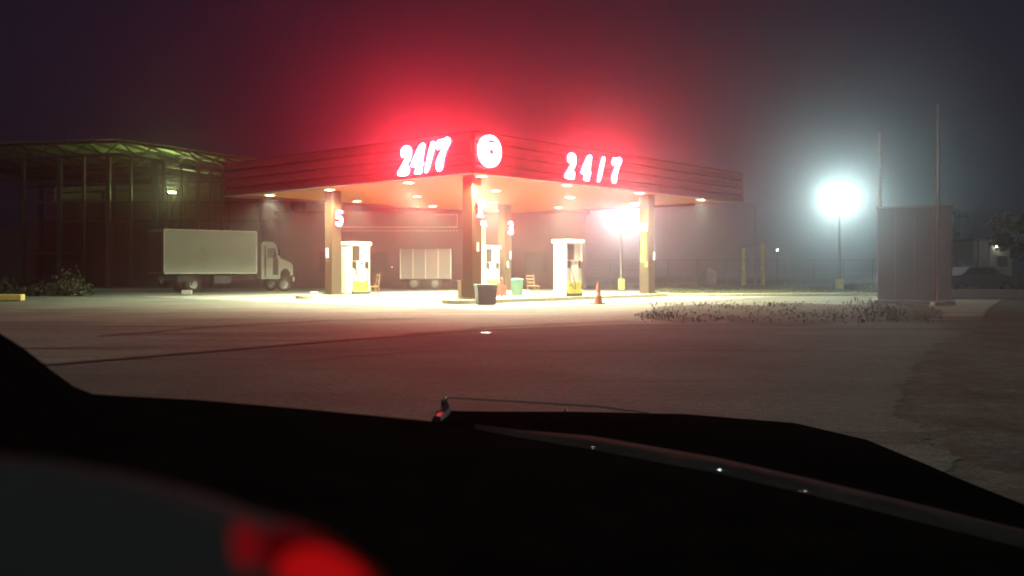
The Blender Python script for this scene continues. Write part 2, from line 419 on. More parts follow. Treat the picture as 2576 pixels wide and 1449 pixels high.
# round emblem by the corner
em = thing('round_sign', 'white glowing round emblem with grey arc and yellow dot by the canopy corner', 'sign', cp(0, .68, 5.33), 0, 'lit signs on the canopy fascia')
ax = -U
MB().lathe([(0, .10), (.50, .10), (.56, .12), (.56, .24), (.53, .26), (0, .26)], n=48, axis=ax).build('lit_disc', M['e_disc'], em)
arc = MB(); a0, a1 = R(50), R(130)
for r0 in (0,):
    pts = []
    for k in range(13):
        t = a0 + (a1 - a0) * k / 12; w = .035 * math.sin(PI * k / 12) + .004
        pts.append((math.cos(t) * (.34 + w), math.sin(t) * (.34 + w)))
    for k in range(12, -1, -1):
        t = a0 + (a1 - a0) * k / 12; w = .035 * math.sin(PI * k / 12) + .004
        pts.append((math.cos(t) * (.34 - w), math.sin(t) * (.34 - w)))
    arc.prism([V * x + Vector((0, 0, z)) - U * .262 for x, z in pts], -U * .012)
arc.build('arc_mark', M['logo_grey'], em)
MB().prism([V * (.085 * math.cos(t)) + Vector((0, 0, -.03 + .085 * math.sin(t))) - U * .262 for t in [2 * PI * k / 20 for k in range(20)]], -U * .012).build('dot_mark', M['logo_yellow'], em)
# pump numbers on the columns (facing the drive lane on the right)
for ch, g, key, z, lab in (('5', G5, 'left', 3.10, 'glowing red number 5 on the left column'), ('1', G1, 'near', 3.12, 'glowing red number 1 on the nearest column'), ('3', G3, 'back', 3.05, 'glowing red number 3 on the rear column behind pump')):
    a, b = cols[key]
    t = thing('number_sign', lab, 'sign', cp(a - .25, b, 0), 0, 'lit pump numbers on the columns')
    glyph('digit', g, [], .68, M['e_num'], t, V * (-.21) - U * .12 + Vector((0, 0, z)), V, -U, .08, 1)
    MB().box(-U * .04 + Vector((0, 0, z + .34)), (.06, .06, .06), AZ).build('bracket', M['dark_metal'], t)

# ---- downlights
A_, B_ = (.75, 4.6, 9.5, 13.8), (1.25, 6.2, 11.3, 16.5)
ordn = ('first', 'second', 'third', 'fourth')
proto = None
for ib, b in enumerate(B_):
    for ia, a in enumerate(A_):
        p = cp(a, b, H + .12)
        if proto is None:
            t = thing('canopy_light', '', 'light', p)
            MB().lathe([(.25, 0), (.25, -.05), (.21, -.07), (.19, -.05), (.19, -.02)], n=24).build('trim_ring', M['white'], t)
            MB().lathe([(.188, -.04), (.12, -.055), (0, -.06)], n=24).build('lens', M['e_down'], t)
            ld = bpy.data.lights.new('downlight_beam', 'SPOT'); ld.energy = W_DOWN; ld.color = (.96, 1, .66)
            ld.spot_size = R(154); ld.spot_blend = .2; ld.shadow_soft_size = .12
            lo_ = bpy.data.objects.new('downlight_beam', ld); COL.objects.link(lo_); lo_.parent = t; lo_.location = (0, 0, -.2)
            proto = t
        else:
            t = copy_tree(proto); t.location = p
        tag(t, f'round lit downlight, {ordn[ib]} row behind the left fascia, {ordn[ia]} in from the right fascia', 'light', 'round downlights under the canopy')

# ---- islands
for a, b0, b1, lab in ((1.5, .75, 14.2, 'low pale kerbed island under pump and column nearest the camera'), (10.5, .9, 14.6, 'low pale kerbed island under the number 5 column and pump')):
    m = MB(); pts = []
    for k in range(9): t = PI / 2 + PI * k / 8; pts.append(lc(.55 * math.sin(t - PI / 2 + PI / 2) if False else -.5 * math.cos(t + PI / 2) * -1, b0 - .5 * abs(math.cos(t - PI / 2 + PI / 2)) if False else b0 - .5 * math.sin(PI * k / 8), 0) + U * 0)
    m = MB()
    out = [U * (.6 * math.cos(PI * k / 8)) + V * (b0 - .5 * math.sin(PI * k / 8)) for k in range(9)] + [U * (-.6 * math.cos(PI * k / 8)) + V * (b1 + .5 * math.sin(PI * k / 8)) for k in range(9)]
    m.prism([p + Vector((0, 0, .002)) for p in out], (0, 0, .14))
    o = m.build('pump_island', M['cream'], None, cp(a, 0)); tag(o, lab, 'kerb', 'pump islands')

# ---- pumps: local x along V (face width), local y along U (depth), face towards -U
def make_pump():
    t = thing('fuel_pump', '', 'fuel pump', (0, 0, 0), AZ, 'fuel pumps under the canopy')
    w, d, h = 1.08, .66, 2.2
    MB().box((0, 0, .72), (w - .14, d - .06, 1.15), bev=.01).build('cabinet', M['white'], t)
    MB().box((0, 0, 1.73), (w - .16, d - .06, .86), bev=.01).build('display_head', M['white'], t)
    for s in (-1, 1):
        MB().box((s * (w / 2 - .035), 0, 1.08), (.07, d, 2.1), bev=.015).build('side_panel', M['white'], t)
    MB().box((0, 0, 2.23), (w + .12, d + .14, .17), bev=.03).build('top_cover', M['white'], t)
    MB().box((-.24, -d / 2 - .0, 1.80), (.36, .06, .62), bev=.01).build('screen', M['screen'], t)
    kp = MB().box((.10, -d / 2 + .0, 1.38), (.10, .07, .05)).build('card_reader', M['screen'], t)
    MB().box((0, -d / 2 - .01, .90), (.42, .07, .70), bev=.015).build('price_panel', M['white'], t)
    MB().box((0, -d / 2 + .0, .36), (.80, .08, .50), bev=.015).build('skirt_panel', M['yellow'], t)
    MB().box((0, 0, .07), (w - .06, d + .06, .13)).build('plinth', M['dark_metal'], t)
    for s in (-1, 1):
        hb = MB().box((s * .36, -d / 2 - .0, 1.30), (.15, .07, .30), bev=.01).build('nozzle_boot', M['screen'], t)
        MB().tube([(s * .36, -d / 2 - .09, 1.10), (s * .36, -d / 2 - .10, 1.28), (s * .34, -d / 2 - .14, 1.40)], [.035, .03, .022]).build('nozzle', M['black'], hb)
        hs = []
        for k in range(15):
            u = k / 14
            hs.append((s * (.36 - .22 * math.sin(PI * u) + .12 * u), -d / 2 - .10 - .12 * math.sin(PI * u), 1.10 - .95 * math.sin(PI * min(1, u * 1.25) / 1.6) + u * .25))
        MB().tube(hs, .02, 6).build('hose', M['rubber'], t, smooth=True)
    return t
pump = make_pump()
for i, (a, b, lab) in enumerate(((10.5, 3.45, 'white fuel pump with yellow skirt beside the number 5 column'), (1.5, 7.2, 'white fuel pump with plain white side, left of the orange cone'), (10.5, 12.0, 'white fuel pump farthest back, partly hidden behind the teal bin'))):
    t = pump if i == 0 else copy_tree(pump)
    t.location = cp(a, b, .142); tag(t, lab)

# ---- things standing about under the canopy
def wood_chair(lab, loc, rz, tall=1.0):
    t = thing('chair', lab, 'chair', loc, rz, 'wooden chairs on the forecourt')
    MB().box((0, 0, .46), (.44, .44, .04), bev=.01).build('seat', M['wood'], t)
    for sx in (-1, 1):
        MB().box((sx * .19, -.19, .22), (.045, .045, .44)).build('leg', M['wood'], t)
        MB().tube([(sx * .19, .19, 0), (sx * .19, .20, .46), (sx * .19, .27, tall)], .024, 6).build('leg', M['wood'], t)
    bk = MB()
    for z in (.62, .78, .94): bk.box((0, .215 + (z - .46) * .13, z * tall), (.36, .02, .07))
    bk.build('backrest', M['wood'], t)
    return t
p = gnd(938, 746); wood_chair('brown wooden chair to the right of the pump by number 5', (p.x, p.y, 0), R(-60), 1.05)
p = gnd(1341, 743); wood_chair('thin wooden chair standing alone behind the green bin', (p.x, p.y, 0), R(150), 1.0)

# teal wheeled tub in front of the nearest column
p = gnd(1222, 767)
t = thing('storage_bin', 'dark teal plastic bin with bright lid in front of the nearest column', 'bin', (p.x, p.y, 0), R(14))
MB().prism([(-.30, -.24, .02), (.30, -.24, .02), (.30, .24, .02), (-.30, .24, .02)], (0, 0, .62)).build('tub', M['teal'], t)
o = t.children[0]
for v in o.data.vertices:
    if v.co.z > .3: v.co.x *= 1.16; v.co.y *= 1.16
MB().box((0, 0, .685), (.76, .62, .07), bev=.02).build('lid', M['teal_lid'], t)
MB().box((.25, -.32, .58), (.18, .04, .05), bev=.01).build('handle', M['teal_lid'], t)
p = gnd(1172, 760)
t = thing('storage_crate', 'brown box standing against the nearest column, left of the teal bin', 'crate', (p.x, p.y, 0), R(20))
MB().box((0, 0, .40), (.50, .48, .74), bev=.015).build('crate_body', M['brown_box'], t)
MB().box((0, 0, .80), (.56, .54, .05), bev=.01).build('lid', M['brown_box'], t)
# green bin
p = gnd(1301, 743)
t = thing('rubbish_bin', 'round green rubbish bin with pale lid beside the rear column', 'bin', (p.x, p.y, 0))
MB().lathe([(0, 0), (.24, 0), (.30, .72), (.31, .74), (0, .74)], n=20).build('bin_body', M['green'], t, smooth=False)
MB().lathe([(0, .83), (.2, .82), (.33, .76), (.33, .735), (0, .735)], n=20).build('lid', M['teal_lid'], t)
# red stand between the teal bin and the rear column
p = gnd(1262, 746)
t = thing('fire_extinguisher_stand', 'small red stand on the ground between the bins', 'stand', (p.x, p.y, 0), AZ)
MB().box((0, 0, .30), (.38, .28, .46), bev=.02).build('cabinet', M['red_paint'], t)
for sx in (-.15, .15):
    for sy in (-.1, .1): MB().box((sx, sy, .04), (.05, .05, .08)).build('leg', M['dark_metal'], t)
MB().lathe([(0, .53), (.07, .53), (.07, .80), (.03, .86), (.03, .92), (0, .92)], n=12).build('extinguisher', M['red_paint'], t)
# traffic cone
p = gnd(1505, 765)
t = thing('traffic_cone', 'tall orange traffic cone on the pale pad right of the pump', 'cone', (p.x, p.y, 0), R(30))
MB().box((0, 0, .02), (.40, .40, .04), bev=.01).build('base', M['orange'], t)
MB().lathe([(.155, .04), (.085, .40), (.035, .76), (.02, .78), (0, .78)], n=20).build('cone_body', M['orange'], t, smooth=True)
MB().lathe([(.112, .28), (.087, .41), (.084, .41), (.108, .28)], n=20).build('reflective_band', M['cream'], t)
# kerb block at the end of the far island
p = gnd(790, 749)
tag(MB().box((0, 0, .13), (.34, .3, .26), R(20), bev=.03).build('kerb_block', M['cream'], None, (p.x, p.y, 0)), 'short pale concrete block left of the number 5 column', 'kerb block')
p = gnd(470, 741)
tag(MB().box((0, 0, .11), (.5, .3, .22), R(10), bev=.04).build('kerb_stone', M['pad'], None, (p.x, p.y, 0)), 'small grey stone on the ground under the truck tail', 'stone')
p = gnd(8, 757)
tag(MB().box((0, 0, .13), (1.5, .45, .26), R(8), bev=.05).build('painted_kerb', M['yellow_paint'], None, (p.x, p.y, 0)), 'short yellow painted kerb at the far left edge of the forecourt', 'kerb')

# lamp post behind the nearest column
b0 = gnd(1214, 734)
t = thing('lamp_post', 'yellow post with a bright lamp standing behind the nearest column', 'lamp', (b0.x, b0.y, 0))
MB().tube([(0, 0, 0), (0, 0, 3.65)], [.17, .14], 12).build('post', M['yellow_paint'], t)
MB().box((0, -.1, 3.80), (.5, .26, .26), bev=.03).build('lamp_housing', M['grey_metal'], t)
MB().box((.04, -.24, 3.80), (.26, .02, .18)).build('lamp_lens', M['e_post'], t)

# ------------------------------------------------------------------ box truck
h = V
tp = at(392, 735, 51.5); tp.z = 0
# local x = heading, y = left side; the flank we see is the right-hand side (-y)
t = thing('box_truck', 'white box truck, rear door coloured as in shade, parked left of the canopy', 'truck', (0, 0, 0), R(40))
def trk(): return t
BL, BW, BZ0, BZ1 = 5.3, 2.3, 1.02, 3.42
bx = MB().box((BL / 2, 0, (BZ0 + BZ1) / 2), (BL, BW, BZ1 - BZ0), bev=.03).build('cargo_box', M['truck_white'], t)
MB().box((-.03, 0, (BZ0 + BZ1) / 2 - .03), (.05, BW - .22, BZ1 - BZ0 - .24), bev=.01).build('rear_door', M['truck_dark'], bx)  # near-black colour stands in for shade on the unlit rear
rib = MB()
for z in (BZ0 + .03, BZ1 - .03): rib.box((BL / 2, -BW / 2 - .012, z), (BL - .1, .03, .06))
rib.box((.03, -BW / 2 - .012, (BZ0 + BZ1) / 2), (.06, .03, BZ1 - BZ0 - .14)); rib.box((BL - .05, -BW / 2 - .012, (BZ0 + BZ1) / 2), (.08, .03, BZ1 - BZ0 - .14))
rib.build('edge_trim', M['trim'], bx)
MB().box((3.1, 0, .82), (6.2, .8, .26)).build('chassis', M['truck_dark'], t)
MB().box((1.2, -BW / 2 + .12, .76), (.9, .06, .34)).build('side_guard', M['truck_dark'], t)
MB().box((3.3, -BW / 2 + .32, .70), (1.0, .5, .46), bev=.05).build('fuel_tank', M['dark_metal'], t)
MB().box((-.1, 0, .62), (.12, 2.1, .16)).build('rear_bumper', M['truck_dark'], t)
# cab as one lofted body: side outline extruded across
CS = .70
cab = [(5.62 + (x - 5.62) * CS, z) for x, z in [(5.62, .72), (5.62, 2.72), (5.8, 2.86), (6.75, 2.80), (6.95, 2.66), (7.30, 1.90), (8.25, 1.66), (8.42, 1.50), (8.45, .95), (8.22, .90), (8.17, 1.10), (7.98, 1.28), (7.72, 1.32), (7.46, 1.24), (7.30, 1.05), (7.26, .72)]]
def cx_(x): return 5.62 + (x - 5.62) * CS
CW = 1.0
MB().prism([(x, -CW, z) for x, z in cab], (0, 2 * CW, 0)).build('cab', M['truck_white'], t)
cb = [o for o in t.children if o.name.startswith('cab')][0]
MB().prism([(cx_(6.15), -CW - .008, 1.92), (cx_(6.15), -CW - .008, 2.48), (cx_(6.80), -CW - .008, 2.48), (cx_(7.02), -CW - .008, 1.92)], (0, .014, 0)).build('side_window', M['glass_dark'], cb)
MB().prism([(cx_(6.98), -.88, 2.60), (cx_(7.275), -.88, 1.93), (cx_(7.275), .88, 1.93), (cx_(6.98), .88, 2.60)], (.02, 0, .01)).build('windscreen', M['glass_dark'], cb)
dl = MB()
for x0, x1, z0, z1 in ((cx_(6.02), 6.04, .8, 2.6), (cx_(7.08), 7.1, .95, 1.9), (cx_(6.02), 7.1, .8, .82)): dl.box(((cx_(x0) + cx_(x1)) / 2, -CW - .004, (z0 + z1) / 2), ((x1 - x0) * CS + .01, .02, z1 - z0))
dl.build('door_gap', M['truck_dark'], cb)
MB().tube([(cx_(7.02), -CW, 2.1), (cx_(7.05), -CW - .22, 2.12), (cx_(7.05), -CW - .22, 2.3)], .02, 6).box((cx_(7.05), -CW - .24, 2.25), (.05, .16, .38), bev=.02).build('mirror', M['truck_dark'], cb)
MB().box((cx_(8.50), 0, .70), (.14, 2.0, .26), bev=.03).build('front_bumper', M['truck_white'], t)
for s in (-.72, .72): MB().box((cx_(8.43), s, 1.25), (.06, .26, .18), bev=.02).build('headlight', M['trim'], t)
def wheel(x, y, r=.46):
    w = MB().lathe([(.26, -.12), (r - .04, -.13), (r, -.09), (r, .09), (r - .04, .13), (.26, .12)], (x, y, r), 24, axis=(0, 1, 0)).build('wheel', M['tyre'], t)
    MB().lathe([(0, .09), (.1, .09), (.12, .03), (.24, .05), (.275, .115), (.275, -.115), (.24, -.05), (.12, -.03), (.1, -.09), (0, -.09)], (x, y, r), 20, axis=(0, 1, 0)).build('rim', M['rim'], w)
for y in (-.88, .88): wheel(cx_(7.73), y, .40); wheel(1.7, y); wheel(1.7, y * .66)
t.location = (tp.x, tp.y, -.01)
# the rear right corner should sit where tp is
t.location = Vector((tp.x, tp.y, -.01)) 

# pale box trailer behind the canopy
p = at(1008, 735, 60.0)
t = thing('box_trailer', 'pale grey box trailer parked behind the canopy near the store', 'trailer', (p.x, p.y, -.01), R(3))
MB().box((1.6, 0, 1.62), (3.2, 2.2, 1.9), bev=.03).build('trailer_box', M['trailer'], t)
tb = t.children[0]
m = MB()
for k in range(5): m.box((.05 + k * .775, -1.115, 1.62), (.05, .03, 1.84))
m.build('edge_trim', M['trim'], tb)
MB().box((1.6, 0, .58), (3.1, .9, .16)).build('chassis', M['truck_dark'], t)
for x in (.9, 2.2):
    for y in (-.92, .92):
        w = MB().lathe([(.22, -.1), (.38, -.11), (.41, -.07), (.41, .07), (.38, .11), (.22, .1)], (x, y, .41), 20, axis=(0, 1, 0)).build('wheel', M['tyre'], t)
        MB().lathe([(0, .06), (.2, .05), (.235, .09), (.235, -.09), (.2, -.05), (0, -.06)], (x, y, .41), 16, axis=(0, 1, 0)).build('rim', M['rim'], w)
MB().tube([(3.2, 0, .55), (4.0, 0, .50), (4.05, 0, 0)], .05, 8).build('tow_bar', M['dark_metal'], t)

# ------------------------------------------------------------------ store building behind the canopy
Y0 = 66.0
t = thing('store_building', 'low dark red store with a white framed sign band behind the canopy', 'building', (0, Y0, 0))
x0, x1 = (700 - CX) * Y0 / F, (1475 - CX) * Y0 / F
MB().box(((x0 + x1) / 2, 4, 2.55), (x1 - x0, 8, 5.1)).build('wall', M['wall'], t)
MB().box(((x0 + x1) / 2, 4, 5.19), (x1 - x0 + .5, 8.5, .18)).build('roof', M['roof_dark'], t)
bx0, bx1 = (858 - CX) * Y0 / F, (1153 - CX) * Y0 / F
bnd = MB().box(((bx0 + bx1) / 2, -.25, 4.52), (bx1 - bx0, .48, 1.05)).build('sign_band', M['wall_dark'], t)
m = MB()
m.box(((bx0 + bx1) / 2, -.52, 4.16), (bx1 - bx0, .06, .10)); m.box(((bx1 * 2 - 1.6) / 2, -.52, 5.02), (1.6, .06, .07)); m.box((bx1 - .04, -.52, 4.58), (.07, .055, .80))
m.build('band_trim', M['trim'], bnd)
m = MB()
for k in range(38): m.box((bx1 - .1 - k * .21, -.46, 3.93), (.10, .10, .14))
m.build('awning_fringe', M['trim'], bnd)
for xx in (-12.5, -9.4, -1.0, 1.6):
    w = MB().box((xx, -.03, 1.75), (1.7, .08, 1.5)).build('window', M['wall_dark'], t)
    MB().box((xx, -.055, 1.75), (1.54, .08, 1.34)).build('pane', M['glass_dark'], w)
d = MB().box((-5.9 + .0, -.03, 1.05), (1.0, .08, 2.1)).build('door', M['truck_dark'], t)
MB().tube([(-5.5, -.12, .95), (-5.5, -.12, 1.2)], .02, 6).build('handle', M['chrome'], d)
pl = at(985, 672, Y0 - .3)
t2 = thing('wall_lamp', 'tiny wall lamp on the store wall left of the pale trailer', 'lamp', (pl.x, Y0, pl.z))
MB().box((0, -.08, .08), (.16, .16, .06), bev=.01).build('lamp_shade', M['dark_metal'], t2)
MB().lathe([(0, -.06), (.05, -.03), (.05, .03), (0, .05)], (0, -.12, 0), 12).build('bulb', emit('dim_bulb', (1, .7, .5), 3), t2)

# ------------------------------------------------------------------ arched open shed far left
YS = 66.0; xc, hw = -30.6, 14.0
t = thing('open_shed', 'big open shed with shallow pitched steel roof and lit underside behind the truck', 'shed', (0, 0, 0))
RX = -26.9
def az(x, off=0):
    d = math.sqrt((x - RX) ** 2 + .6)
    return 10.15 - d * (.15 if x > RX else .035) + off
rows = []
for Y in (YS - .5, YS + 8, YS + 16, YS + 26):
    r = []
    for k in range(161):
        x = xc - hw + 2 * hw * k / 160
        r.append((x, Y, az(x, .06 + (.05 if k % 4 in (1, 2) else 0))))
    rows.append(r)
MB().grid(rows, (0, 0, .03)).build('roof', M['shed_sheet'], t)
def chord(Y, off, r):
    return [(xc - hw + 2 * hw * k / 24, Y, az(xc - hw + 2 * hw * k / 24, off)) for k in range(25)]
for Y in (YS, YS + 6.5, YS + 13, YS + 19.5, YS + 25.5):
    m = MB().tube(chord(Y, -.02, 0), .10, 6).tube(chord(Y, -.95, 0), .09, 6)
    a, b = chord(Y, -.02, 0), chord(Y, -.95, 0)
    for k in range(24): m.tube([a[k], b[k + 1]] if k % 2 else [b[k], a[k + 1]], .05, 4)
    m.build('roof_truss', M['dark_metal'], t)
m = MB()
for k in range(1, 16):
    x = xc - hw + 2 * hw * k / 16
    m.box((x, YS + 12.5, az(x, -.1)), (.10, 26, .16))
m.build('purlin', M['dark_metal'], t)
for px, w in ((150, .26), (273, .26), (390, .44), (412, .16), (498, .26), (560, .24), (60, .16), (212, .12), (330, .14), (455, .12), (530, .12)):
    x = (px - CX) * YS / F
    MB().box((x, YS, az(x, -.9) / 2), (w, .3, az(x, -.9))).build('post', M['dark_metal'], t)
for x in (-39, -33, -27, -21, -17.2):
    for Y in (YS + 13, YS + 25): MB().box((x, Y, az(x, -.9) / 2), (.26, .3, az(x, -.9))).build('post', M['dark_metal'], t)
MB().box((xc, YS + 27, 3.1), (2 * hw + 4, .3, 6.2)).build('back_wall', M['wall_dark'], t)
m = MB()
for z in (2.4, 4.6, 5.9, 7.3): m.box((xc, YS + .02, z), (2 * hw, .1, .12))
m.build('girt', M['dark_metal'], t)
rows = [[(x, YS + 26.9, 6.2 if k == 0 else az(x, -.15)) for x in [xc - hw + 2 * hw * q / 20 for q in range(21)]] for k in (0, 1)]
MB().grid(rows, (0, .08, 0)).build('gable_sheet', M['shed_sheet'], t)
lp = at(433, 484, YS + 5)
t2 = thing('shed_lamp', 'small floodlight on a pole inside the open shed lighting its roof', 'lamp', (lp.x, lp.y, lp.z - .15))
MB().tube([(0, 0, -lp.z + .15), (0, 0, 0)], .07, 8).build('pole', M['dark_metal'], t2)
MB().box((0, 0, .06), (.5, .4, .14), bev=.02).build('lamp_housing', M['dark_metal'], t2)
MB().box((0, .0, .145), (.44, .34, .02)).build('lamp_lens', M['e_shed'], t2)

# long dark wall and planted strip at the left
tag(MB().box((-50, 94, 2.6), (60, .4, 5.2)).build('boundary_wall', M['wall_dark']), 'long dark boundary wall behind the open shed on the left', 'wall')

def leafy(name, mt, n, fn, size, parent=None, loc=None):
    m = MB()
    for _ in range(n):
        p = Vector(fn()); a = Vector((random.gauss(0, 1), random.gauss(0, 1), random.gauss(0, 1))).normalized()
        b = a.orthogonal().normalized(); c = a.cross(b); s_ = size * random.uniform(.5, 1.3)
        m.poly([p - b * s_, p + c * s_ * .5, p + b * s_, p - c * s_ * .5])
    bmesh.ops.recalc_face_normals  # flat leaves
    return m.build(name, mt, parent, loc)
def hedge_pt():
    x = random.uniform(-28.5, -20.2); hgt = .55 + .25 * math.sin(x * 1.7) + .15 * math.sin(x * 4.1)
    return (x, random.gauss(45.5, .5), abs(random.gauss(0, .5)) * hgt)
t = thing('low_hedge', 'low dark hedge along the far left edge of the forecourt', 'hedge')
leafy('foliage', M['dark_leaf'], 5000, hedge_pt, .11, t)
m = MB()
for k in range(12): x = -28 + k * .68; m.tube([(x, 45.5, 0), (x + .1, 45.5, .45)], [.03, .015], 5)
m.build('stem', M['wood'], t)

# ------------------------------------------------------------------ right hand side
def flood(name, lab, px, py, base_py, material, size, aim=None, group='floodlights on poles'):
    b = gnd(px, base_py); top = at(px, py, b.y).z
    t = thing(name, lab, 'floodlight', (b.x, b.y, 0), 0, group)
    MB().tube([(0, 0, 0), (0, 0, top + .15)], [.09, .06], 10).build('pole', M['pole'], t)
    MB().box((0, 0, .35), (.4, .4, .7), bev=.05).build('footing', M['yellow_paint'], t)
    ang = math.atan2(-b.x, b.y)        # faces the forecourt
    w, hgt = size
    hd = MB().box(Vector((0, 0, top)) , (w + .12, .22, hgt + .12), ang, bev=.03).build('lamp_head', M['grey_metal'], t)
    n = Vector((math.sin(ang) * 1, -math.cos(ang), 0)); 
    MB().box(Vector((0, 0, top)) + n * .115, (w, .012, hgt), ang).build('lamp_lens', material, hd)
    return t
flood('floodlight', 'dazzling white floodlight on a slim pole over the grass on the right', 2112, 502, 729, M['e_flood_r'], (.62, .46))
flood('floodlight', 'bright floodlight on a pole behind the canopy, right of the pumps', 1563, 540, 729, M['e_flood_c'], (.62, .46))

# unlit lamp pole between the yellow posts
b = gnd(1900, 716)
t = thing('light_pole', 'thin unlit grey pole standing between the two yellow posts', 'pole', (b.x, b.y, 0))
zt = at(1900, 516, b.y).z
MB().tube([(0, 0, 0), (0, 0, zt)], [.07, .045], 8).build('pole', M['pole'], t)
MB().tube([(0, 0, zt - .1), (-.3, 0, zt + .08), (-.75, 0, zt + .1)], .03, 6).build('arm', M['pole'], t)
MB().box((-.95, 0, zt + .09), (.5, .2, .1), bev=.03).build('lamp_head', M['grey_metal'], t)
# height gauge: two yellow posts and a thin bar
b1, b2 = gnd(1871, 718), gnd(1919, 718)
t = thing('height_barrier', 'two tall yellow posts joined by a thin bar on the grass', 'barrier', (b1.x, b1.y, 0))
w = b2.x - b1.x; zt = at(1871, 613, b1.y).z
MB().tube([(0, 0, 0), (0, 0, zt - .35)], .17, 12).build('post', M['yellow_paint'], t)
MB().tube([(w, 0, 0), (w, 0, zt)], .17, 12).build('post', M['yellow_paint'], t)
MB().tube([(-.2, 0, zt - .2), (w + .2, 0, zt - .05)], .05, 8).build('bar', M['pole'], t)
# pale shape on the grass: a covered heap
b = gnd(1782, 717)
t = thing('water_tank', 'pale rounded tank standing on the grass beyond the canopy', 'tank', (b.x, b.y, 0))
MB().lathe([(0, 0), (.62, 0), (.64, .5), (.62, .95), (.42, 1.2), (.22, 1.28), (.22, 1.36), (0, 1.38)], n=20).build('tank_body', M['pole'], t, smooth=True)
MB().box((-.5, -.1, .12), (.9, .9, .24), bev=.03).build('base', M['slab'], t)
# tiny far lamp
b = at(1955, 629, 95)
t = thing('street_lamp', 'tiny distant lit lamp seen right of the yellow posts', 'lamp', (b.x, b.y, 0))
MB().tube([(0, 0, 0), (0, 0, b.z)], .06, 6).build('pole', M['dark_metal'], t)
MB().lathe([(0, .1), (.1, .06), (.1, -.06), (0, -.1)], (0, -.1, b.z), 10).build('bulb', emit('far_bulb', (.9, 1, 1), 14), t)
# wire fence
t = thing('wire_fence', 'wire mesh fence on thin posts across the dark lot behind the canopy', 'fence', (0, 72, 0))
for k in range(16):
    x = 3 + k * 2.2
    MB().tube([(x, 0, 0), (x, 0, 2.05)], .035, 6).build('post', M['pole'], t)
m = MB()
for z in (.15, .5, .85, 1.2, 1.55, 1.9): m.tube([(3, 0, z), (36, 0, z)], .008, 4)
for k in range(150): m.tube([(3 + k * .22, 0, .15), (3.22 + k * .22, 0, 1.9)], .004, 3, cap=False)
m.build('wire_mesh', M['pole'], t)
MB().tube([(3, 0, 2.0), (36, 0, 2.0)], .025, 6).build('rail', M['pole'], t)

# kerb at the grass edge
k0, k1 = gnd(1655, 746), gnd(2210, 743)
d = k1 - k0
tag(MB().box((k0 + k1) / 2 + Vector((0, 0, .05)), (d.length, .22, .16), math.atan2(d.y, d.x), bev=.02).build('grass_kerb', M['cream']), 'long pale kerb along the front of the lit grass strip', 'kerb')
# grass lot sheet and blades
tag(MB().poly([k0 + Vector((-.3, .12, -.02)), k1 + Vector((0, .12, -.02)), Vector((34, 84, -.02)), Vector((6, 84, -.02))]).build('grass_lot', M['grass']), kind='structure')
m = MB()
for _ in range(14000):
    u = random.random(); v = random.random() ** 1.5
    p0 = k0.lerp(k1, u); p1 = Vector((10 + 24 * u, 83, 0)); p = p0.lerp(p1, v) + Vector((0, .2, -.02))
    a = random.uniform(0, PI); hgt = random.uniform(.05, .2) * (1 + .6 * math.sin(p.x * .9) * math.sin(p.y * .5)); w = random.uniform(.012, .03)
    dx = Vector((math.cos(a), math.sin(a), 0)); ln = Vector((random.gauss(0, .05), random.gauss(0, .05), hgt))
    m.poly([p - dx * w, p + dx * w, p + ln])
tag(m.build('grass', M['grass']), kind='stuff')
vp = [(1600, 790), (1660, 771), (1780, 764), (1900, 768), (2000, 762), (2120, 766), (2210, 760), (2330, 768), (2380, 786), (2330, 812), (2150, 806), (1980, 822), (1820, 808), (1700, 812), (1620, 800)]
vq = []
for i, a in enumerate(vp):      # ragged outline
    A, B = gnd(*a), gnd(*vp[(i + 1) % len(vp)])
    for k in range(14):
        p = A.lerp(B, k / 14) + Vector((random.gauss(0, .05), random.gauss(0, .14), -.004)); p.z = -.004; vq.append(p)
tag(MB().poly(vq).build('verge', M['dirt']), kind='structure')
# weeds on the verge in front
m = MB()
def weed(x, y, s):
    for _ in range(random.randint(5, 11)):
        a = random.uniform(0, 2 * PI); lean = random.uniform(.1, .55); hgt = s * random.uniform(.5, 1.1)
        tip = Vector((x + math.cos(a) * lean * hgt, y + math.sin(a) * lean * hgt, hgt)); base = Vector((x, y, -.02)); mid = base.lerp(tip, .55) + Vector((0, 0, hgt * .14))
        sd = Vector((-math.sin(a), math.cos(a), 0)) * .008
        m.poly([base - sd, base + sd, mid + sd * .8, mid - sd * .8]); m.poly([mid - sd, mid + sd, tip])
        for q in range(random.randint(4, 9)):
            f = random.uniform(.25, 1); pt = base.lerp(mid, min(1, f * 1.8)) if f < .55 else mid.lerp(tip, (f - .55) / .45)
            b = random.uniform(0, 2 * PI); L = random.uniform(.02, .05) * (.6 + s)
            dv = Vector((math.cos(b), math.sin(b), random.uniform(-.2, .8))) * L; sv = Vector((-math.sin(b), math.cos(b), 0)) * L * .22
            m.poly([pt, pt + dv * .5 + sv, pt + dv, pt + dv * .5 - sv])
clumps = [(random.uniform(1640, 2330), random.uniform(761, 806), random.uniform(8, 34), random.choice((.05, .07, .08, .1, .14, .24))) for _ in range(34)]
for cx0, cy0, sp, hg in clumps:
    for _ in range(random.randint(6, 20)):
        px, py = random.gauss(cx0, sp), max(756, random.gauss(cy0, 3.5)); g = gnd(px, py)
        weed(g.x, g.y, hg * random.uniform(.4, 1.2))
for _ in range(450):
    g = gnd(random.uniform(1620, 2370), random.uniform(758, 812)); weed(g.x, g.y, random.uniform(.03, .08))
tag(m.build('weeds', M['weed']), kind='stuff')

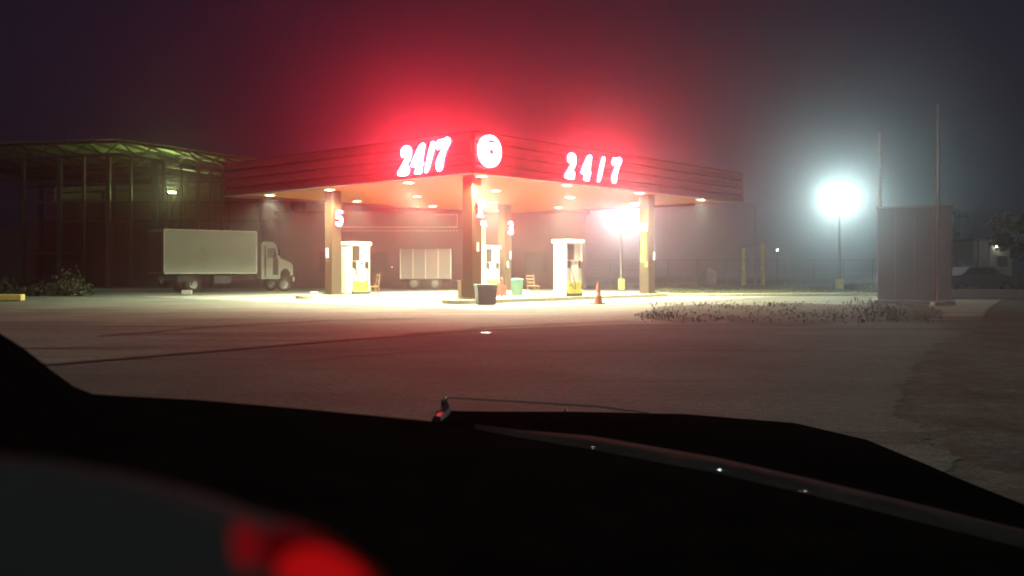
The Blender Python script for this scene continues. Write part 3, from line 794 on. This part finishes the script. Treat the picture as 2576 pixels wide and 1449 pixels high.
# grey slab between two tall poles
b = gnd(2300, 764)
t = thing('billboard_back', 'broad grey rendered slab standing at the right beside tall poles', 'slab', (b.x, b.y, 0), R(-24))
MB().box((0, 0, 1.72), (2.46, .34, 3.44), bev=.03).build('slab_body', M['slab'], t)
MB().box((0, 0, .06), (2.7, .6, .14), bev=.02).build('footing', M['slab'], t)
for x in (-.62, 0, .62): MB().box((x, -.175, 1.75), (.02, .014, 3.2)).build('panel_joint', M['pole'], t)
MB().box((0, 0, 3.47), (2.56, .42, .07), bev=.015).build('cap', M['pole'], t)
b = gnd(2214, 757)
o = thing('tall_pole', 'tall slim pole at the left edge of the grey slab', 'pole', (b.x, b.y, 0), 0, 'tall poles by the grey slab')
MB().tube([(0, 0, 0), (0, 0, 6.6)], [.07, .05], 10).build('pole', M['pole'], o); MB().box((0, 0, .06), (.4, .4, .12), bev=.02).build('base_plate', M['slab'], o)
b = gnd(2360, 768)
o = thing('tall_pole', 'taller slim pole in front of the right part of the grey slab', 'pole', (b.x, b.y, 0), 0, 'tall poles by the grey slab')
MB().tube([(0, 0, 0), (0, 0, 6.9)], [.06, .045], 10).build('pole', M['slab'], o); MB().box((0, 0, .06), (.4, .4, .12), bev=.02).build('base_plate', M['slab'], o)
# low wall and parked car at far right
b = gnd(2490, 752)
tag(MB().box((b.x, b.y, .2), (6.5, .3, .4), R(-6), bev=.03).build('low_wall', M['slab']), 'low pale concrete wall at the far right edge', 'wall')
b = gnd(2452, 736)
t = thing('parked_car', 'pale parked car beyond the low wall on the right', 'car', (b.x, b.y, -.02), R(8))
prof = [(-2.0, .35), (-2.05, .75), (-1.9, .92), (-1.3, .98), (-.8, 1.38), (.5, 1.42), (1.05, 1.0), (1.9, .88), (2.05, .65), (2.02, .35)]
MB().prism([(x, -.8, z) for x, z in prof], (0, 1.6, 0)).build('body', M['pole_dark'], t)
MB().prism([(-1.1, -.81, 1.0), (-.72, -.81, 1.31), (.42, -.81, 1.34), (.85, -.81, 1.0)], (0, .02, 0)).build('side_window', M['glass_dark'], t)
for x in (-1.3, 1.3):
    for y in (-.74, .74):
        w = MB().lathe([(.18, -.1), (.3, -.1), (.32, -.06), (.32, .06), (.3, .1), (.18, .1)], (x, y, .32), 18, axis=(0, 1, 0)).build('wheel', M['tyre'], t)
        MB().lathe([(0, .08), (.17, .06), (.19, .09), (.19, -.09), (.17, -.06), (0, -.08)], (x, y, .32), 14, axis=(0, 1, 0)).build('rim', M['rim'], w)
# small lit house
YH = 75.0
hx = (2497 - CX) * YH / F
t = thing('small_house', 'small pale house with a lit lamp under its flat roof, far right', 'house', (hx, YH, 0))
MB().box((0, 1.6, 1.75), (3.0, 3.2, 3.5)).build('wall', M['house'], t)
MB().box((0, 1.4, 3.6), (3.5, 3.9, .2)).build('roof', M['roof_dark'], t)
for x in (-1.2, -.45): MB().box((x, -.45, 1.75), (.2, .2, 3.5)).build('porch_post', M['house'], t)
w = MB().box((.75, -.03, 1.9), (.9, .08, 1.0)).build('window', M['trim'], t); MB().box((.75, -.05, 1.9), (.78, .08, .88)).build('pane', M['glass_dark'], w)
MB().box((-.9, -.03, 1.05), (.85, .08, 2.1)).build('door', M['wood'], t)
lp = at(2507, 618, YH)
o = thing('house_lamp', 'bright bare lamp on the front of the small far house', 'lamp', (lp.x, YH, lp.z))
MB().box((0, -.08, .1), (.2, .2, .05)).build('lamp_shade', M['dark_metal'], o)
MB().lathe([(0, -.13), (.10, -.06), (.10, .05), (0, .07)], (0, -.14, 0), 12).build('bulb', M['e_small'], o)
# trees at the right edge and a dark tree line
def tree(lab, x, y, hgt, rad, n, grp):
    t = thing('tree', lab, 'tree', (x, y, 0), 0, grp)
    MB().tube([(0, 0, -.1), (.05, 0, hgt * .3), (-.05, .05, hgt * .62)], [.2, .14, .07], 8).build('trunk', M['wood'], t)
    cl = [(random.gauss(0, rad * .45), random.gauss(0, rad * .45), hgt * random.uniform(.45, .95), rad * random.uniform(.25, .5)) for _ in range(16)]
    def f():
        c = random.choice(cl); d = Vector((random.gauss(0, 1), random.gauss(0, 1), random.gauss(0, 1))).normalized() * c[3] * random.random() ** .4
        return (c[0] + d.x, c[1] + d.y, max(.5, c[2] + d.z * .8))
    leafy('crown', M['dark_leaf'], n, f, .16, t)
    return t
b = gnd(2568, 742); tree('dark bushy tree at the far right edge beside the small house', b.x + .9, b.y, 4.2, 1.5, 3000, 'dark trees on the right')
b = gnd(2436, 722); tree('dark tree rising behind the small far house', b.x + 2.5, b.y + 12, 6.0, 2.2, 3000, 'dark trees on the right')

# ------------------------------------------------------------------ the car the view is taken from
def P(px, py, d): return at(px, py, d)
car = thing('car', 'dark car in front: black dashboard, hood, wiper and a red lit gauge', 'car', (0, 0, 0))
far = [(-420, 520, .78), (-150, 730, .80), (0, 838, .82), (62, 878, .84), (130, 932, .86), (185, 972, .88), (232, 991, .90), (300, 996, .92), (500, 1006, .95), (800, 1032, .97), (1090, 1060, 1.0), (1300, 1099, .97), (1490, 1131, .94), (1800, 1190, .88), (2030, 1243, .84), (2300, 1310, .80), (2600, 1385, .76), (2900, 1470, .72)]
rows = []
for dy, k in ((0, 1), (10, .985), (90, .88), (260, .74), (520, .60), (900, .5)):
    rows.append([P(px, py + dy, d * k) for px, py, d in far])
MB().grid(rows, (0, 0, -.03)).build('dashboard', M['dash'], car, smooth=True)
# cowl strip below the windscreen
lo = [(1195, 1079, .99), (1300, 1102, .975), (1490, 1134, .945), (1800, 1193, .885), (2030, 1246, .845), (2300, 1312, .805), (2600, 1388, .765)]
hi = [(1195, 1076, 1.02), (1300, 1081, 1.06), (1490, 1097, 1.06), (1800, 1150, 1.0), (2030, 1202, .95), (2300, 1265, .90), (2600, 1338, .85)]
MB().grid([[P(*q) for q in lo], [(P(*a) + P(*b)) / 2 + Vector((0, 0, .004)) for a, b in zip(lo, hi)], [P(*q) for q in hi]], (0, 0, -.02)).build('cowl', M['cowl'], car, smooth=True)
# hood: from the cowl to its front edge, crowned, with sides reaching down
inn = [(1085, 1066, 1.08), (1195, 1078, 1.06), (1300, 1083, 1.10), (1490, 1099, 1.10), (1800, 1152, 1.04), (2030, 1204, .99), (2300, 1267, .94), (2600, 1340, .88), (2900, 1420, .84)]
outr = [(1112, 1046, 1.60), (1250, 1043, 1.9), (1500, 1041, 2.1), (1750, 1044, 2.2), (2000, 1064, 2.2), (2180, 1106, 2.0), (2330, 1168, 1.75), (2600, 1285, 1.35), (2900, 1390, 1.1)]
rows = []
for k in range(9):
    u = k / 8
    rows.append([P(*a).lerp(P(*b), u) + Vector((0, 0, .012 * math.sin(PI * u))) for a, b in zip(inn, outr)])
for dz in (.03, .12, .35, .60): rows.append([P(*b) * 1.0 + Vector(((P(*b).x) * .015, .03 + dz * .05, -dz)) for b in outr])
MB().grid(rows).build('hood', M['skin_car'], car, smooth=True)
# wiper parked on the glass
wb = MB().tube([P(1117, 1008, 1.25), P(1122, 1030, 1.24), P(1110, 1048, 1.2), P(1098, 1058, 1.12)], [.004, .007, .007, .006], 6).build('wiper', M['black'], car)
MB().tube([P(1119, 1000, 1.25), P(1300, 1010, 1.3), P(1500, 1022, 1.3), P(1640, 1040, 1.25)], [.0008, .0012, .0012, .0008], 5).build('blade', M['tyre_mark'], wb)
def bead(px, py, d, ln, r, ang):  # small chrome beads added to catch the lamps as glints
    p = P(px, py, d); dv = Vector((math.cos(ang), 0, -math.sin(ang))) * ln
    return MB().tube([p - dv, p, p + dv], [r * .6, r, r * .6], 8).build('glint_bead', M['chrome'], car, smooth=True)
bead(1121, 1005, 1.24, .004, .0024, R(-60)); bead(1424, 1031, 1.28, .003, .0016, R(-20))
bead(1492, 1127, .94, .004, .0016, R(10)); bead(1812, 1184, .90, .012, .0022, R(8)); bead(2028, 1238, .86, .006, .0016, R(10))
# instrument binnacle close to the eye with its red dial
brim = [(-400, 1120, .50), (-100, 1135, .50), (120, 1158, .50), (300, 1188, .50), (500, 1236, .50), (640, 1285, .50), (760, 1318, .50), (860, 1372, .50), (960, 1462, .50), (1010, 1540, .50)]
rows = []
for dy, d in ((0, 1.0), (14, .985), (60, .93), (170, .86), (420, .80)):
    rows.append([P(px - dy * .25, py + dy, dd * d * .28) for px, py, dd in brim])
bn = MB().grid(rows, (0, .0, -.02)).build('instrument_hood', M['dash_grey'], car, smooth=True)
def dial(pts, d, mt):
    return MB().prism([P(px, py, d) for px, py in smooth(pts, 2)], (0, .001, 0)).build('red_gauge', mt, bn)
dial([(690, 1470), (660, 1420), (655, 1350), (690, 1325), (760, 1332), (850, 1375), (950, 1450), (970, 1490)], .107, emit('red_gauge_halo', (1, .02, .03), .05))  # faint outer shape paints the soft halo round the lit dial
dial([(700, 1449), (690, 1425), (720, 1395), (765, 1380), (815, 1385), (870, 1412), (930, 1460), (900, 1480), (740, 1480)], .105, M['e_gauge'])
dial([(580, 1325), (615, 1318), (640, 1335), (655, 1375), (650, 1420), (610, 1440), (585, 1400)], .105, M['e_gauge_dim'])

# ------------------------------------------------------------------ air volume added to show lens glare as glow
hz = bpy.data.materials.new('glare_haze'); hz.use_nodes = True
nt = hz.node_tree; nt.nodes.clear()
pv = nt.nodes.new('ShaderNodeVolumePrincipled'); o_ = nt.nodes.new('ShaderNodeOutputMaterial')
pv.inputs['Color'].default_value = (.9, .9, .92, 1); pv.inputs['Density'].default_value = .0072; pv.inputs['Anisotropy'].default_value = .912
nt.links.new(pv.outputs[0], o_.inputs['Volume'])
hb = MB().box((0, 90, 7.0), (360, 240, 16.0)).build('glare_haze', hz); tag(hb, kind='stuff')
